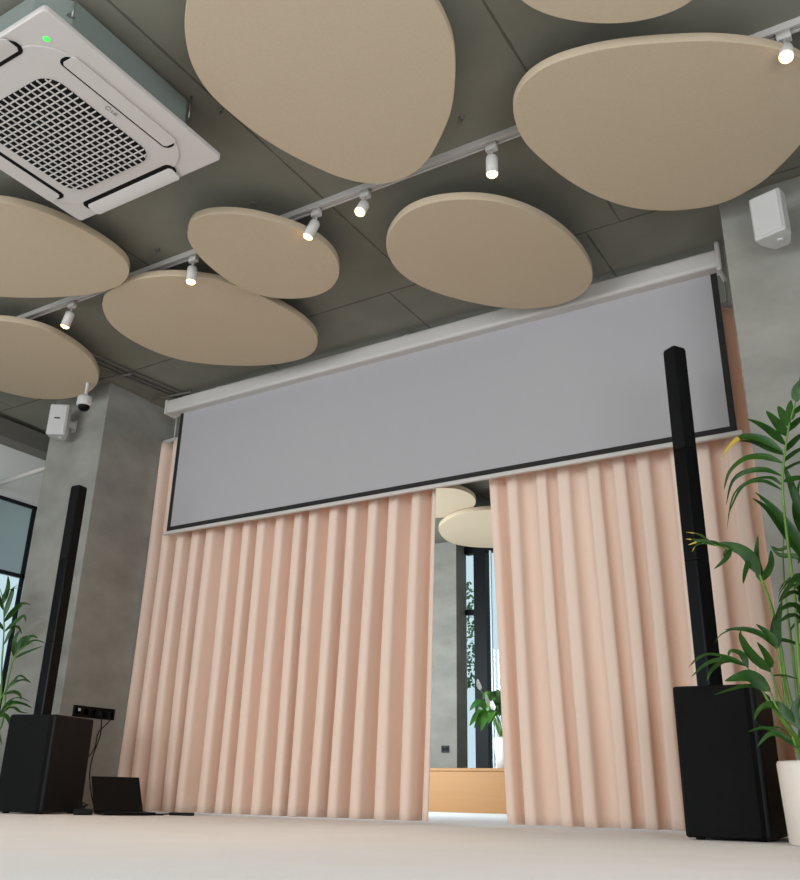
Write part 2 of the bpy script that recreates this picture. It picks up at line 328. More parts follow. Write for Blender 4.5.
M['frame'] = mat('anthracite_frame', srgb(12, 16, 20), 0.5, spec=0.15)
M['strip_pale'] = mat('pale_strip', srgb(205, 220, 228), 0.4)
M['glass'] = glassmat('window_glass', (0.90, 0.97, 0.97, 1))
M['soil'] = mat('potting_soil', srgb(48, 36, 28), 0.95, noise=0.4, scale=40, bump=0.8, bscale=60)
M['pot'] = mat('cream_ceramic', srgb(226, 213, 200), 0.5, bump=0.03, bscale=8)
M['pot_white'] = mat('white_ceramic', srgb(222, 222, 222), 0.35)
M['leaf'] = mat('palm_leaf', srgb(24, 56, 14), 0.38, col2=srgb(46, 84, 22), scale=9, spec=0.3)
M['stem'] = mat('palm_stem', srgb(92, 128, 40), 0.5, noise=0.2, scale=12)
M['tip'] = mat('yellowed_leaf_tip', srgb(178, 150, 48), 0.6)
M['lily'] = mat('glossy_leaf', srgb(34, 80, 26), 0.28, col2=srgb(64, 116, 34), scale=5)
M['bark'] = mat('bark', srgb(92, 76, 60), 0.9, noise=0.3, scale=12)
M['tree'] = mat('tree_leaf', srgb(62, 98, 50), 0.6, col2=srgb(96, 128, 70), scale=4)
M['paving'] = mat('terrace_paving', srgb(190, 192, 194), 0.8, noise=0.08, scale=2)
M['conduit'] = mat('grey_conduit', srgb(96, 92, 84), 0.5)
M['lamp_glow'] = emis('warm_lamp_lens', (1.0, 0.6, 0.2, 1), 9)
M['led'] = emis('green_led', (0.05, 0.85, 0.08, 1), 1.1)
M['blossom'] = mat('white_spathe', srgb(236, 238, 230), 0.5)

def ceiling_mat():
    m = mat('shuttered_concrete', srgb(120, 118, 106), 0.8, noise=0.14, scale=1.3, bump=0.2, bscale=10, spec=0.2)
    nt = m.node_tree; b = nt.nodes['Principled BSDF']; L = nt.links
    base = b.inputs['Base Color'].links[0].from_socket
    tc = nt.nodes.new('ShaderNodeTexCoord'); sp = nt.nodes.new('ShaderNodeSeparateXYZ'); L.new(tc.outputs['Object'], sp.inputs[0])
    def mth(op, a, c, d=None):
        n = nt.nodes.new('ShaderNodeMath'); n.operation = op
        for i, x in enumerate((a, c, d)):
            if x is None: continue
            if isinstance(x, (int, float)): n.inputs[i].default_value = x
            else: L.new(x, n.inputs[i])
        return n.outputs[0]
    row = mth('GREATER_THAN', sp.outputs[1], 4.145)
    x = mth('ADD', sp.outputs[0], 2.475 + 132.1); x = mth('ADD', x, mth('MULTIPLY', row, 0.202))
    dx = mth('PINGPONG', x, 0.6605)
    y = mth('ADD', sp.outputs[1], -4.145 + 275.0); dy = mth('PINGPONG', y, 1.375)
    wob = nt.nodes.new('ShaderNodeTexNoise'); wob.inputs['Scale'].default_value = 9; L.new(tc.outputs['Object'], wob.inputs['Vector'])
    wd = mth('MULTIPLY', wob.outputs[0], 0.012)
    j = mth('MAXIMUM', mth('LESS_THAN', dx, wd), mth('LESS_THAN', dy, wd))
    mx = nt.nodes.new('ShaderNodeMix'); mx.data_type = 'RGBA'; L.new(mth('MULTIPLY', j, 0.6), mx.inputs[0]); L.new(base, mx.inputs[6])
    mx.inputs[7].default_value = srgb(58, 56, 50); L.new(mx.outputs[2], b.inputs['Base Color'])  # shade of the formwork grooves painted as darker joint lines
    return m
M['ceiling'] = ceiling_mat()

def curtain_mat():
    m = bpy.data.materials.new('peach_linen'); m.use_nodes = True; nt = m.node_tree; nt.nodes.clear(); L = nt.links
    o = nt.nodes.new('ShaderNodeOutputMaterial'); mx = nt.nodes.new('ShaderNodeMixShader'); mx.inputs[0].default_value = 0.27
    d = nt.nodes.new('ShaderNodeBsdfDiffuse'); t = nt.nodes.new('ShaderNodeBsdfTranslucent')
    tc = nt.nodes.new('ShaderNodeTexCoord'); mp = nt.nodes.new('ShaderNodeMapping'); mp.inputs['Scale'].default_value = (1, 1, 6)
    n = nt.nodes.new('ShaderNodeTexNoise'); n.inputs['Scale'].default_value = 60; n.inputs['Detail'].default_value = 3
    r = nt.nodes.new('ShaderNodeValToRGB'); r.color_ramp.elements[0].color = srgb(243, 224, 207); r.color_ramp.elements[1].color = srgb(249, 234, 220)
    L.new(tc.outputs['Object'], mp.inputs[0]); L.new(mp.outputs[0], n.inputs['Vector']); L.new(n.outputs['Fac'], r.inputs[0])
    L.new(r.outputs[0], d.inputs['Color']); t.inputs['Color'].default_value = srgb(246, 184, 120)
    L.new(d.outputs[0], mx.inputs[1]); L.new(t.outputs[0], mx.inputs[2]); L.new(mx.outputs[0], o.inputs['Surface'])
    return m
M['curtain'] = curtain_mat()

# ------------------------------------------------------------------ the room
def st(name, m, *spans, bevel=0.0):
    b = MB()
    for a, c in spans: b.span(a, c)
    return struct(b.build(name, m, bevel=bevel))
st('floor', M['floor'], ((-7.0, -6, -.12), (2.5, 10, 0)))
st('ceiling', M['ceiling'], ((-7.0, -6, CEIL), (2.5, 10, CEIL + .25)))
st('wall_right', M['white_wall'], ((2.4, 4.95, 0), (2.5, 10, CEIL)), ((2.4, -6, 0), (2.5, 4.95, .12)), ((2.4, -6, 2.75), (2.5, 4.95, CEIL)), ((2.4, 3.2, 0), (2.5, 4.95, CEIL)))
st('wall_rear', M['white_wall'], ((-7.0, -6.1, 0), (2.5, -6, .4)), ((-7.0, -6.1, 2.75), (2.5, -6, CEIL)))
st('wall_left', M['white_wall'], ((-6.95, -6, 2.52), (-6.8, 10, CEIL)), ((-6.95, -6, 0), (-6.8, 10, .06)))
st('wall_back', M['plaster'], ((-3.0, 9.85, 0), (2.4, 10, CEIL)), ((-6.8, 9.6, 0), (-5.09, 9.87, CEIL)))
p = st('pillar', M['plaster'], ((-5.955, 4.2, 0), (-5.31, 4.95, CEIL)), bevel=.006)
p = st('pillar', M['plaster'], ((-.64, 4.22, 0), (1.2, 4.95, CEIL)), bevel=.006)
st('trim_1', M['conduit'], ((-6.8, 4.0, 2.94), (-6.62, 9.6, 3.1)))

def window(name, spans_frame, panes):
    f = MB()
    for a, c in spans_frame: f.span(a, c)
    fo = struct(f.build(name, M['frame']))
    for a, c in panes: MB().span(a, c).build('pane', M['glass'], fo)
    return fo
fr = []
X0, X1 = -6.893, -6.868
for y in (-5.95, -3.5, -1.0, 1.5, 4.0, 4.83, 6.9, 9.5): fr.append(((X0, y - .016, .06), (X1, y + .016, 2.52)))
for z in (.06, 1.86, 2.49): fr.append(((X0, -5.95, z), (X1, 9.5, z + .03)))
window('window_1', fr, [((-6.884, -5.95, .08), (-6.878, 9.5, 2.5))])
Yw = 9.87
window('window_2', [((-4.955, Yw - .06, 0), (-4.79, Yw + .06, CEIL)), ((-5.09, Yw - .05, 3.02), (-3.0, Yw + .05, CEIL)), ((-5.09, Yw - .04, 2.25), (-4.9, Yw + .04, 2.31)),
    ((-5.09, Yw - .05, 0), (-3.0, Yw + .05, .08)), ((-3.9, Yw - .05, 0), (-3.82, Yw + .05, CEIL))], [((-5.09, Yw - .004, .05), (-3.0, Yw + .004, 3.05))])
st('trim_2', M['strip_pale'], ((-4.73, 9.80, 0.08), (-4.71, 9.83, 3.02)))  # thin pale upright strip on the room side of the glass
fr = [((x - .03, -6.08, .4), (x + .03, -6.02, 2.75)) for x in (-6.3, -4.1, -1.9, .2, 2.3)] + [((-6.3, -6.08, z), (2.3, -6.02, z + .05)) for z in (.4, 2.7)]
window('window_3', fr, [((-6.3, -6.054, .42), (2.3, -6.048, 2.72))])
fr = [((2.42, y - .03, .12), (2.48, y + .03, 2.75)) for y in (-5.9, -4.1, -2.3, -.5, 1.3, 3.15)] + [((2.42, -5.9, z), (2.48, 3.15, z + .05)) for z in (.12, 2.7)]
window('window_4', fr, [((2.446, -5.9, .14), (2.452, 3.15, 2.72))])

# ------------------------------------------------------------------ acoustic ceiling panels
def panel(key, label, group='round felt panels under the ceiling'):
    z, pts = DISCS[key]
    P = [(p.x, p.y) for p in catmull([(a, b, 0) for a, b in pts], 4, True)]
    for _ in range(2):
        k = len(P); P = [((P[i - 1][0] + 2 * P[i][0] + P[(i + 1) % k][0]) / 4, (P[i - 1][1] + 2 * P[i][1] + P[(i + 1) % k][1]) / 4) for i in range(k)]
    cx = sum(p[0] for p in P) / len(P); cy = sum(p[1] for p in P) / len(P)
    t = thing('acoustic_panel', label, 'ceiling panel', (cx, cy, z), group)
    MB().prism(P, z, z + .045).build('felt_disc', M['felt'], t, bevel=.003)
    for k in range(3):
        q = P[(len(P) * k) // 3]; x = cx + (q[0] - cx) * .55; y = cy + (q[1] - cy) * .55
        MB().tube([(x, y, z + .044), (x, y, CEIL)], .0025, 6).build('suspension_cable', M['steel'], t)
panel('A', 'large beige pebble-shaped ceiling panel at the top, its edge just covering the light track')
panel('B', 'largest beige ceiling panel, wide egg shape at upper right above the white wall speaker')
panel('C', 'beige rounded ceiling panel hanging in front of the projection screen casing')
panel('D', 'small beige oval ceiling panel overlapping the egg-shaped panel, beside the tilted track spotlight')
panel('E', 'beige egg-shaped ceiling panel between the air conditioner and the screen casing')
panel('F', 'beige ceiling panel partly hidden behind the lower corner of the air conditioner')
panel('G', 'beige ceiling panel above the left wall speaker and the dome camera, lowest on the left')
panel('H', 'beige ceiling panel cut off by the top edge of the photo at upper right')
panel('I', 'pale ceiling panel behind the curtain gap, the nearer and higher one')
panel('J', 'pale ceiling panel behind the curtain gap, the farther and lower one')

# ------------------------------------------------------------------ light track and spotlights
b = MB()
for dy in (-.017, .017): b.span((-6.75, 3.175 + dy - .005, 3.108), (2.38, 3.175 + dy + .005, CEIL))
b.span((-6.75, 3.158, 3.128), (2.38, 3.192, CEIL)); b.span((-6.75, 3.171, 3.112), (2.38, 3.179, 3.13))
tag(b.build('light_track', M['white_metal']), 'long white lighting track fixed along the concrete ceiling', 'light track')

def spot(x, drop, tilt, label):
    """tilt: (angle about Y, angle about X) of the lamp head in degrees"""
    Y = 3.175; z0 = 3.108
    t = thing('track_spotlight', label, 'spotlight', (x, Y, z0), 'warm spotlights along the ceiling track')
    MB().prism(rrect(.058, .032, .006), z0 - .042, z0 + .001, off=(x, Y, 0)).build('track_adapter', M['white_metal'], t)
    MB().tube([(x, Y, z0 - .04), (x, Y, z0 - .085)], .0065, 10).build('stem', M['white_metal'], t)
    Mx = Matrix.Rotation(math.radians(tilt[0]), 3, 'Y') @ Matrix.Rotation(math.radians(tilt[1]), 3, 'X')
    piv = Vector((x, Y, z0 - .078))
    Lh = drop
    prof = [(0.0, .004), (.018, .004), (.0265, -.004), (.029, -.014), (.0295, -Lh), (.027, -Lh), (.026, -Lh + .006)]
    MB().lathe(prof, piv, 28, Mx).build('lamp_head', M['white_metal'], t)
    MB().lathe([(0.0262, -Lh + .006), (.0262, -Lh - .002), (.021, -Lh - .009), (.01, -Lh - .013), (0, -Lh - .014)], piv, 24, Mx).build('lamp_lens', M['lamp_glow'], t)
    l = bpy.data.lights.new('lamp_light', 'SPOT'); l.energy = LAMP_W; l.color = (1.0, .70, .42); l.spot_size = math.radians(95); l.spot_blend = .7; l.shadow_soft_size = .025
    o = bpy.data.objects.new('lamp_light', l); COL.objects.link(o); o.parent = t
    o.location = piv - Vector((x, Y, z0)) + Mx @ Vector((0, 0, -Lh - .03)); o.rotation_euler = Mx.to_euler()
spot(-.142, .085, (2, -24), 'rightmost lit track spotlight, at the edge of the largest ceiling panel')
spot(-1.479, .105, (0, 0), 'lit track spotlight hanging straight down above the screen-side ceiling panel')
spot(-2.215, .085, (4, -26), 'lit track spotlight just below the edge of the large pebble-shaped panel')
spot(-2.535, .10, (22, -8), 'lit track spotlight tilted to the left over the small oval panel')
spot(-3.44, .10, (0, 0), 'lit track spotlight hanging at the top edge of the egg-shaped panel')
spot(-4.515, .10, (20, 0), 'leftmost lit track spotlight, tilted over the panel above the left wall speaker')

# ------------------------------------------------------------------ ceiling cassette air conditioner
AX, AY, AZ = -3.0, 1.9165, 2.895       # panel centre, underside height
t = thing('air_conditioner', 'white square cassette air conditioner hanging under the concrete ceiling', 'air conditioner', (AX, AY, AZ))
W2, D2 = .976, .994
def P(lx, ly): return (-2.52 + lx, 2.397 + ly)      # from the corner next to the screen side
MB().prism(rrect(W2, D2, .022), AZ, AZ + .03, off=(AX, AY, 0)).build('cover_panel', M['ac_white'], t, bevel=.006, seg=3)
def chamf(w, d, c): return [(w / 2, d / 2 - c), (w / 2 - c, d / 2), (-w / 2 + c, d / 2), (-w / 2, d / 2 - c), (-w / 2, -d / 2 + c), (-w / 2 + c, -d / 2), (w / 2 - c, -d / 2), (w / 2, -d / 2 + c)]
MB().prism(chamf(.86, .86, .11), AZ + .028, AZ + .225, smooth=False, off=(AX, AY - .02, 0)).build('casing', M['ac_box'], t, bevel=.006)
for sx in (-1, 1):
    for sy in (-1, 1):
        x = AX + sx * .44; y = AY + sy * .33 - .02
        MB().tube([(x, y, AZ + .12), (x, y, CEIL)], .0035, 8).box((x - sx * .008, y, AZ + .13), (.018, .03, .004)).build('hanger_rod', M['steel'], t)
# raised round-cornered centre field
cx, cy = P(-.52, -.46)
MB().prism(rrect(.86, .86, .2, 10), AZ - .004, AZ + .002, off=(cx + .01, cy - .02, 0)).build('centre_field', M['ac_white'], t, bevel=.003)
GW, GD = .548, .595
gb = MB().prism(rrect(GW, GD, .085, 8), AZ - .0065, AZ - .003, off=(cx, cy, 0)).build('grille_shade_plate', M['dark'], t)  # flat black plate, painting the shade behind the grille bars
g = MB(); r = .085
def half(u, a, bb):      # half length of a bar across the rounded rectangle at offset u
    e = abs(u) - (a / 2 - r)
    return bb / 2 if e <= 0 else bb / 2 - r + math.sqrt(max(0, r * r - e * e))
nx, ny = 15, 19
for i in range(1, nx):
    u = -GW / 2 + GW * i / nx; h = half(u, GW, GD); g.box((cx + u, cy, AZ - .0085), (.0046, 2 * h, .007))
for i in range(1, ny):
    u = -GD / 2 + GD * i / ny; h = half(u, GD, GW); g.box((cx, cy + u, AZ - .0085), (2 * h, .0046, .0068))
g.build('air_grille', M['ac_white'], t)
mx_, my_ = AX + .0, AY + .0
def slot(c, L, along_y, out, sh=0.0):
    d = (.07, L, .004) if along_y else (L, .07, .004)
    s = MB().prism(rrect(d[0], d[1], .03, 8), AZ - .0058, AZ - .001, off=(c[0], c[1], 0)).build('slot_shade_plate', M['dark'], t)  # black plate on the panel, in place of the shade inside the outlet
    # louver flap: shallow curved plate hinged on the outer side
    m = MB(); n = 7; Lw = L - .03; vb = len(m.v); tk = .006
    for k in range(n):
        q = k / (n - 1); off = -.026 + sh + .076 * q; dz = -.0075 - (.001 + sh * .6) * math.sin(q * 1.5)
        for e in (-1, 1):
            lw = Lw / 2 - (.012 if k in (0, n - 1) else 0)
            for zz in (0, tk):
                m.v.append(Vector((c[0] + out * off, c[1] + e * lw, AZ + dz + zz)) if along_y else Vector((c[0] + e * lw, c[1] + out * off, AZ + dz + zz)))
    for k in range(n - 1):
        a = vb + 4 * k; bb = a + 4
        for q in ((a, bb, bb + 2, a + 2), (a + 1, a + 3, bb + 3, bb + 1), (a, a + 1, bb + 1, bb), (a + 2, bb + 2, bb + 3, a + 3)): m.face(list(q), False)
    a = vb; m.face([a, a + 2, a + 3, a + 1]); a = vb + 4 * (n - 1); m.face([a, a + 1, a + 3, a + 2])
    m.build('louver', M['ac_white'], t)
slot(P(-.128, -.475), .61, True, 1); slot(P(-.885, -.475), .61, True, -1, .012)
slot(P(-.53, -.058), .61, False, 1, .016); slot(P(-.53, -.915), .61, False, -1, .008)
MB().lathe([(0, -.003), (.013, -.002), (.015, .002)], (*P(-.107, -.876), AZ), 16).build('indicator_light', M['led'], t)
M['mark'] = mat('grey_print', srgb(120, 116, 116), 0.6)
tx = bpy.data.curves.new('brand_mark', 'FONT'); tx.body = 'LG'; tx.size = .026; tx.extrude = .0006; tx.align_x = 'CENTER'
to = bpy.data.objects.new('brand_mark_curve', tx); COL.objects.link(to)
dg = bpy.context.evaluated_depsgraph_get(); me = bpy.data.meshes.new_from_object(to.evaluated_get(dg)); bpy.data.objects.remove(to)
me.name = 'logo'; me.materials.clear(); me.materials.append(M['mark'])
lo = bpy.data.objects.new('logo', me); COL.objects.link(lo); lo.parent = t
lx, ly = P(-.198, -.455); lo.location = (lx - AX, ly - AY, -.0055); lo.rotation_euler = (math.pi, 0, H90)
n = 20; ring = MB(); 
for k in range(n):
    a0 = 2 * math.pi * k / n; a1 = 2 * math.pi * (k + 1) / n
    ring.box((.011 * math.cos((a0 + a1) / 2) - .034, .009 + .011 * math.sin((a0 + a1) / 2), 0), (.0025, .0036, .001), (a0 + a1) / 2)
ro = ring.build('logo_ring', M['mark']); ro.parent = lo

# ------------------------------------------------------------------ projection screen
SY = 4.66
xl, xr = -1.067 * SY, -.1655 * SY; zt, zb = .625 * SY + .143, .396 * SY + .143
t = thing('projection_screen', 'wide white projection screen with black border hanging before the peach curtains', 'projection screen', ((xl + xr) / 2, SY, zb))
MB().span((xl - .10, SY - .075, .607 * SY + .143), (xr + .03, SY + .045, .607 * SY + .143 + .115)).build('casing', M['white_metal'], t, bevel=.018, seg=3)
for x, dx in ((xl - .105, .025), (xr + .035, .03)):
    MB().prism([(SY - .10, .607 * SY + .10), (SY - .085, .607 * SY + .30), (SY + .05, .607 * SY + .30), (SY + .05, .607 * SY + .10)] if dx > .026 else
               [(SY - .08, .607 * SY + .138), (SY - .08, .607 * SY + .262), (SY + .05, .607 * SY + .262), (SY + .05, .607 * SY + .138)],
               x - dx / 2, x + dx / 2, M=Matrix(((0, 0, 1), (1, 0, 0), (0, 1, 0))), smooth=False).build('end_bracket', M['white_metal'], t, bevel=.01)
for x in (xl + .35, (xl + xr) / 2, xr - .35):
    MB().span((x - .02, SY + .02, .607 * SY + .15), (x + .02, SY + .04, CEIL)).build('ceiling_bracket', M['white_metal'], t)
zt2 = .607 * SY + .15
MB().span((xl, SY - .001, zb), (xr, SY + .001, zt2)).build('screen_fabric', M['screen'], t)
bw = .034
MB().span((xl - .002, SY - .0025, zb), (xl + bw, SY - .0012, zt2)).span((xr - bw, SY - .0025, zb), (xr + .002, SY - .0012, zt2)).span((xl + bw, SY - .0025, zb), (xr - bw, SY - .0012, zb + bw)).build('masking_border', M['border'], t)
MB().span((xl - .03, SY - .014, zb - .026), (xr + .03, SY + .014, zb)).build('bottom_bar', M['white_metal'], t, bevel=.006)

# ------------------------------------------------------------------ curtains and rail
CY = 4.83
def curtain(label, xt0, xt1, xb0, xb1, nf, ph, ztop, seed, amp0):
    rnd = random.Random(seed); nu = nf * 20; nv = 44; m = MB()
    jit = [rnd.uniform(-.13, .13) for _ in range(nf + 2)]; amp = [rnd.uniform(.82, 1.2) for _ in range(nf + 2)]; dr = [rnd.uniform(-.5, .5) for _ in range(nf + 2)]
    def lerp(A, q): i = int(q); f = q - i; f = f * f * (3 - 2 * f); return A[i] * (1 - f) + A[i + 1] * f
    for j in range(nv + 1):
        v = j / nv
        for i in range(nu + 1):
            u = i / nu; q = u * nf
            a = 2 * math.pi * (q + lerp(jit, q) * min(1, v * 4) + lerp(dr, q) * .28 * v * v) + ph
            A = lerp(amp, q) * (amp0 + .014 * v)
            y = A * (math.cos(a) + .2 * math.cos(2 * a))
            x0 = xt0 + (xb0 - xt0) * v; x1 = xt1 + (xb1 - xt1) * v
            x = x0 + (x1 - x0) * u + .010 * math.sin(2 * a) * min(1, u * 12, (1 - u) * 12)
            x += .010 * math.sin(v * 5 + q) * v
            z = ztop + (.012 - ztop) * v
            m.v.append(Vector((x, CY + y + .012 * math.sin(q * .8 + v * 3) * v, z)))
    for j in range(nv):
        for i in range(nu):
            a = j * (nu + 1) + i; m.face([a, a + nu + 1, a + nu + 2, a + 1], True)
    o = m.build('curtain', M['curtain']); sd = o.modifiers.new('thickness', 'SOLIDIFY'); sd.thickness = .003
    return tag(o, label, 'curtain', 'peach curtains behind the screen')
curtain('wide pleated peach curtain left of the opening, reaching to the left concrete pillar', -5.29, -2.66, -5.29, -2.73, 16, 3.14, 2.83, 3, .058)
curtain('pleated peach curtain right of the opening, behind the right column speaker', -2.345, -.66, -2.235, -.66, 10, 2.9, 2.83, 8, .036)
t = thing('curtain_rail', 'slim white curtain rail above the peach curtains', 'curtain rail', (-2.97, CY, 2.83))
MB().span((-5.30, CY - .02, 2.832), (-.65, CY + .02, 2.857)).build('rail', M['white_metal'], t)
for k in range(7): x = -5.2 + k * .74; MB().tube([(x, CY, 2.855), (x, CY, CEIL)], .006, 8).build('hanger', M['white_metal'], t)

# ------------------------------------------------------------------ column speakers
def column_speaker(label, fx, fy, ang, wd, dp, h, side, cxy, cang, zj, ztop):
    """fx, fy = front corner on the `side` side; cxy = column axis, zj = the two joints of the column"""
    u = Vector((math.cos(ang), math.sin(ang), 0)); v = Vector((-math.sin(ang), math.cos(ang), 0))
    fl = Vector((fx, fy, 0)) if side > 0 else Vector((fx, fy, 0)) - u * wd
    c = fl + u * wd / 2 + v * dp / 2
    t = thing('column_speaker', label, 'loudspeaker', tuple(c), 'tall black column speakers on the floor')
    MB().box((c.x, c.y, h / 2 + .004), (wd, dp, h - .008), ang).build('subwoofer_cabinet', M['black'], t, bevel=.012, seg=3)
    f = fl + u * wd / 2 - v * .004
    Mz = Matrix.Rotation(ang, 3, 'Z'); e = wd / 2 - .004
    MB().prism([(-e, .012), (-e, .0), (-e + .012, -.012), (e - .035, -.012), (e + .004, .022), (e + .004, .034), (e - .02, .034), (e - .02, .012)], .014, h - .012, M=Mz, smooth=False, off=(f.x, f.y, 0)).build('subwoofer_grille', M['black_mesh'], t, bevel=.003)
    for a in (-1, 1):
        for e in (-1, 1):
            q = c + u * a * (wd / 2 - .05) + v * e * (dp / 2 - .05); MB().lathe([(.02, 0), (.018, .014)], (q.x, q.y, 0), 14).build('rubber_foot', M['rubber'], t)
    x, y = cxy
    MB().lathe([(.05, h - .004), (.05, h + .004), (.03, h + .006)], (x, y, 0), 20).build('column_socket', M['black'], t)
    for name, z0, z1, m in (('pole_segment', h + .002, zj[0] - .002, M['satin_black']), ('pole_segment', zj[0], zj[1] - .002, M['satin_black']), ('line_array', zj[1], ztop, M['black_mesh'])):
        Mz = Matrix.Rotation(cang, 3, 'Z')
        MB().prism(rrect(.083, .083, .010, 3), z0, z1, M=Mz, smooth=False, off=(x, y, 0)).build(name, m, t, bevel=.002)
    Mz = Matrix.Rotation(cang, 3, 'Z')
    MB().prism(rrect(.080, .080, .012, 3), ztop - .004, ztop + .008, M=Mz, off=(x, y, 0)).build('top_cap', M['satin_black'], t)
    return t
column_speaker('tall black column speaker on a subwoofer box beside the potted palm, right of the curtains', -1.082, 4.06, .045, .34, .5, .615, 1, (-.938, 4.15), math.radians(57.6), (1.18, 1.735), 2.275)
column_speaker('tall black column speaker on a subwoofer box in front of the left pillar', -4.82, 3.80, .30, .335, .42, .575, -1, (-5.105, 3.91), math.radians(6), (1.05, 1.61), 2.135)

# ------------------------------------------------------------------ wall speakers, camera
def wall_speaker(label, c, rz, w_, d_, h_, yback, badge):
    t = thing('wall_speaker', label, 'loudspeaker', c, 'white speakers on the concrete pillars')
    Mz = Matrix.Rotation(rz, 3, 'Z')
    prof = [(-w_ / 2, 0), (w_ / 2, 0), (w_ / 2, d_ * .45), (w_ * .26, d_), (-w_ * .26, d_), (-w_ / 2, d_ * .45)]
    MB().prism(prof, 0, h_, M=Mz, smooth=False, off=c).build('cabinet', M['white'], t, bevel=.012, seg=3)
    g = Vector(c) + Mz @ Vector((0, -.003, h_ / 2))
    MB().box(g, (w_ - .02, .008, h_ - .02), rz).build('front_grille', M['white'], t, bevel=.004)
    q = Vector(c) + Mz @ Vector((0, d_ * .6, 0))
    zc = c[2] + h_ * .55; y1 = yback; bk = MB()
    bk.span((q.x - .018, q.y, zc - .025), (q.x + .018, y1, zc + .025)).span((q.x - .025, y1 - .008, zc - .05), (q.x + .025, y1, zc + .05)); bk.build('bracket', M['white'], t, bevel=.003)
    kp = Vector(c) + Mz @ Vector((w_ * .12, d_ * .5, 0)); MB().lathe([(.012, -.008), (.016, -.005), (.016, .006)], kp, 18).build('knob', M['white'], t)
    if badge:
        g = Vector(c) + Mz @ Vector((0, -.008, h_ * .52)); MB().box(g, (.045, .003, .010), rz).build('badge', M['dark'], t)
    return t
wall_speaker('white wall speaker high on the right concrete pillar', (-.394, 3.985, 2.695), math.radians(-14), .155, .15, .245, 4.22, False)
wall_speaker('white wall speaker high on the left concrete pillar beside the dome camera', (-5.615, 4.0, 2.685), math.radians(32), .15, .14, .255, 4.2, True)
t = thing('dome_camera', 'small white dome camera hanging beside the left wall speaker', 'security camera', (-5.19, 3.90, 2.75))
MB().tube([(-5.19, 3.90, 2.86), (-5.19, 3.90, CEIL)], .012, 12).lathe([(.03, CEIL - .01), (.03, CEIL)], (-5.19, 3.9, 0), 16).build('mounting_pole', M['white'], t)
MB().lathe([(.022, 2.872), (.05, 2.865), (.056, 2.85), (.056, 2.80), (.05, 2.79), (.04, 2.79)], (-5.19, 3.90, 0), 28).build('housing', M['white'], t)
MB().lathe([(.044, 2.793), (.042, 2.775), (.03, 2.758), (.012, 2.75), (0, 2.749)], (-5.19, 3.90, 0), 24).build('dome_lens', M['satin_black'], t)

# ------------------------------------------------------------------ socket, laptop, cables
t = thing('power_outlet', 'wide black power outlet strip on the side of the left pillar', 'power outlet', (-5.31, 4.495, .655))
MB().span((-5.312, 4.31, .614), (-5.298, 4.68, .692)).build('cover_plate', M['satin_black'], t, bevel=.004)
for k in range(5):
    y = 4.345 + k * .075; MB().lathe([(.024, 0), (.026, .002), (.022, .002), (.02, -.001), (0, -.001)], (-5.298, y, .653), 20, Matrix(((0, 0, 1), (1, 0, 0), (0, 1, 0)))).build('socket', M['dark'], t)
MB().box((-5.292, 4.352, .662), (.012, .012, .018)).build('switch', M['white'], t)
for y in (4.51, 4.585): MB().box((-5.272, y, .645), (.05, .035, .035)).build('plug', M['rubber'], t, bevel=.006)

p0 = Vector((-4.75, 4.13, 0)); wv = Vector((.415, .91, 0)).normalized(); nv = Vector((-wv.y, wv.x, 0))     # nv: the way the lid leans
LW = .315
t = thing('laptop', 'open black laptop on the floor between the left subwoofer and the curtain', 'laptop', tuple(p0 + wv * LW / 2))
ang = math.atan2(wv.y, wv.x)
cb = p0 + wv * LW / 2 - nv * .12
MB().box((cb.x, cb.y, .012), (LW, .24, .016), ang).build('base', M['satin_black'], t, bevel=.004)
kb = MB()
for i in range(12):
    for j in range(5):
        q = cb + wv * (-LW / 2 + .03 + i * (LW - .06) / 11) + nv * (.02 + j * .018); kb.box((q.x, q.y, .0215), (.019, .014, .004), ang)
kb.build('keyboard', M['rubber'], t)
lean = math.radians(37); lh = .26
up = Vector((nv.x * math.sin(lean), nv.y * math.sin(lean), math.cos(lean)))
nn = wv.cross(up)
ML = Matrix((wv, up, nn)).transposed()
lc = p0 + wv * LW / 2 + up * lh / 2 + Vector((0, 0, .016))
lid = MB().box(lc, (LW, lh, .008), M=ML).build('lid', M['satin_black'], t, bevel=.003)
MB().box(lc + nn * .0042, (LW - .016, lh - .02, .001), M=ML).build('display', M['dark'], lid)
t = thing('power_adapter', 'small black power adapter on the floor beside the laptop', 'power adapter', (-4.66, 3.97, 0))
MB().box((-4.66, 3.97, .018), (.11, .055, .034), 1.0).build('adapter_body', M['rubber'], t, bevel=.008)
MB().tube(catmull([(-4.69, 4.01, .02), (-4.73, 4.04, .012), (-4.80, 4.07, .007), (-4.88, 4.12, .006)]), .0035, 6).build('lead', M['rubber'], t)
def cable(label, pts, r=.004): return tag(MB().tube(catmull(pts, 8), r, 7).build('power_cable', M['rubber']), label, 'cable', 'black cables by the left pillar')
cable('black cable dropping from the wall outlet to the laptop', [(-5.25, 4.51, .64), (-5.235, 4.51, .60), (-5.25, 4.53, .50), (-5.26, 4.50, .36), (-5.22, 4.46, .24), (-5.10, 4.40, .10), (-4.99, 4.36, .012), (-4.93, 4.33, .006)])
cable('black cable curving from the wall outlet behind the left subwoofer', [(-5.25, 4.585, .64), (-5.235, 4.58, .60), (-5.26, 4.52, .52), (-5.265, 4.51, .42), (-5.24, 4.44, .35), (-5.20, 4.36, .31), (-5.12, 4.30, .25), (-5.10, 4.29, .10), (-5.04, 4.27, .006), (-4.98, 4.22, .006)])
rnd = random.Random(5); pts = []
for k in range(26):
    a = k * 1.9; r_ = rnd.uniform(.02, .075); pts.append((-4.85 + r_ * math.cos(a) * .7, 4.10 + r_ * math.sin(a) * .8, .006 + rnd.uniform(0, .075) * (1 if 2 < k < 23 else 0)))
cable('tangled black cable heap between the left subwoofer and the laptop', pts, .003)
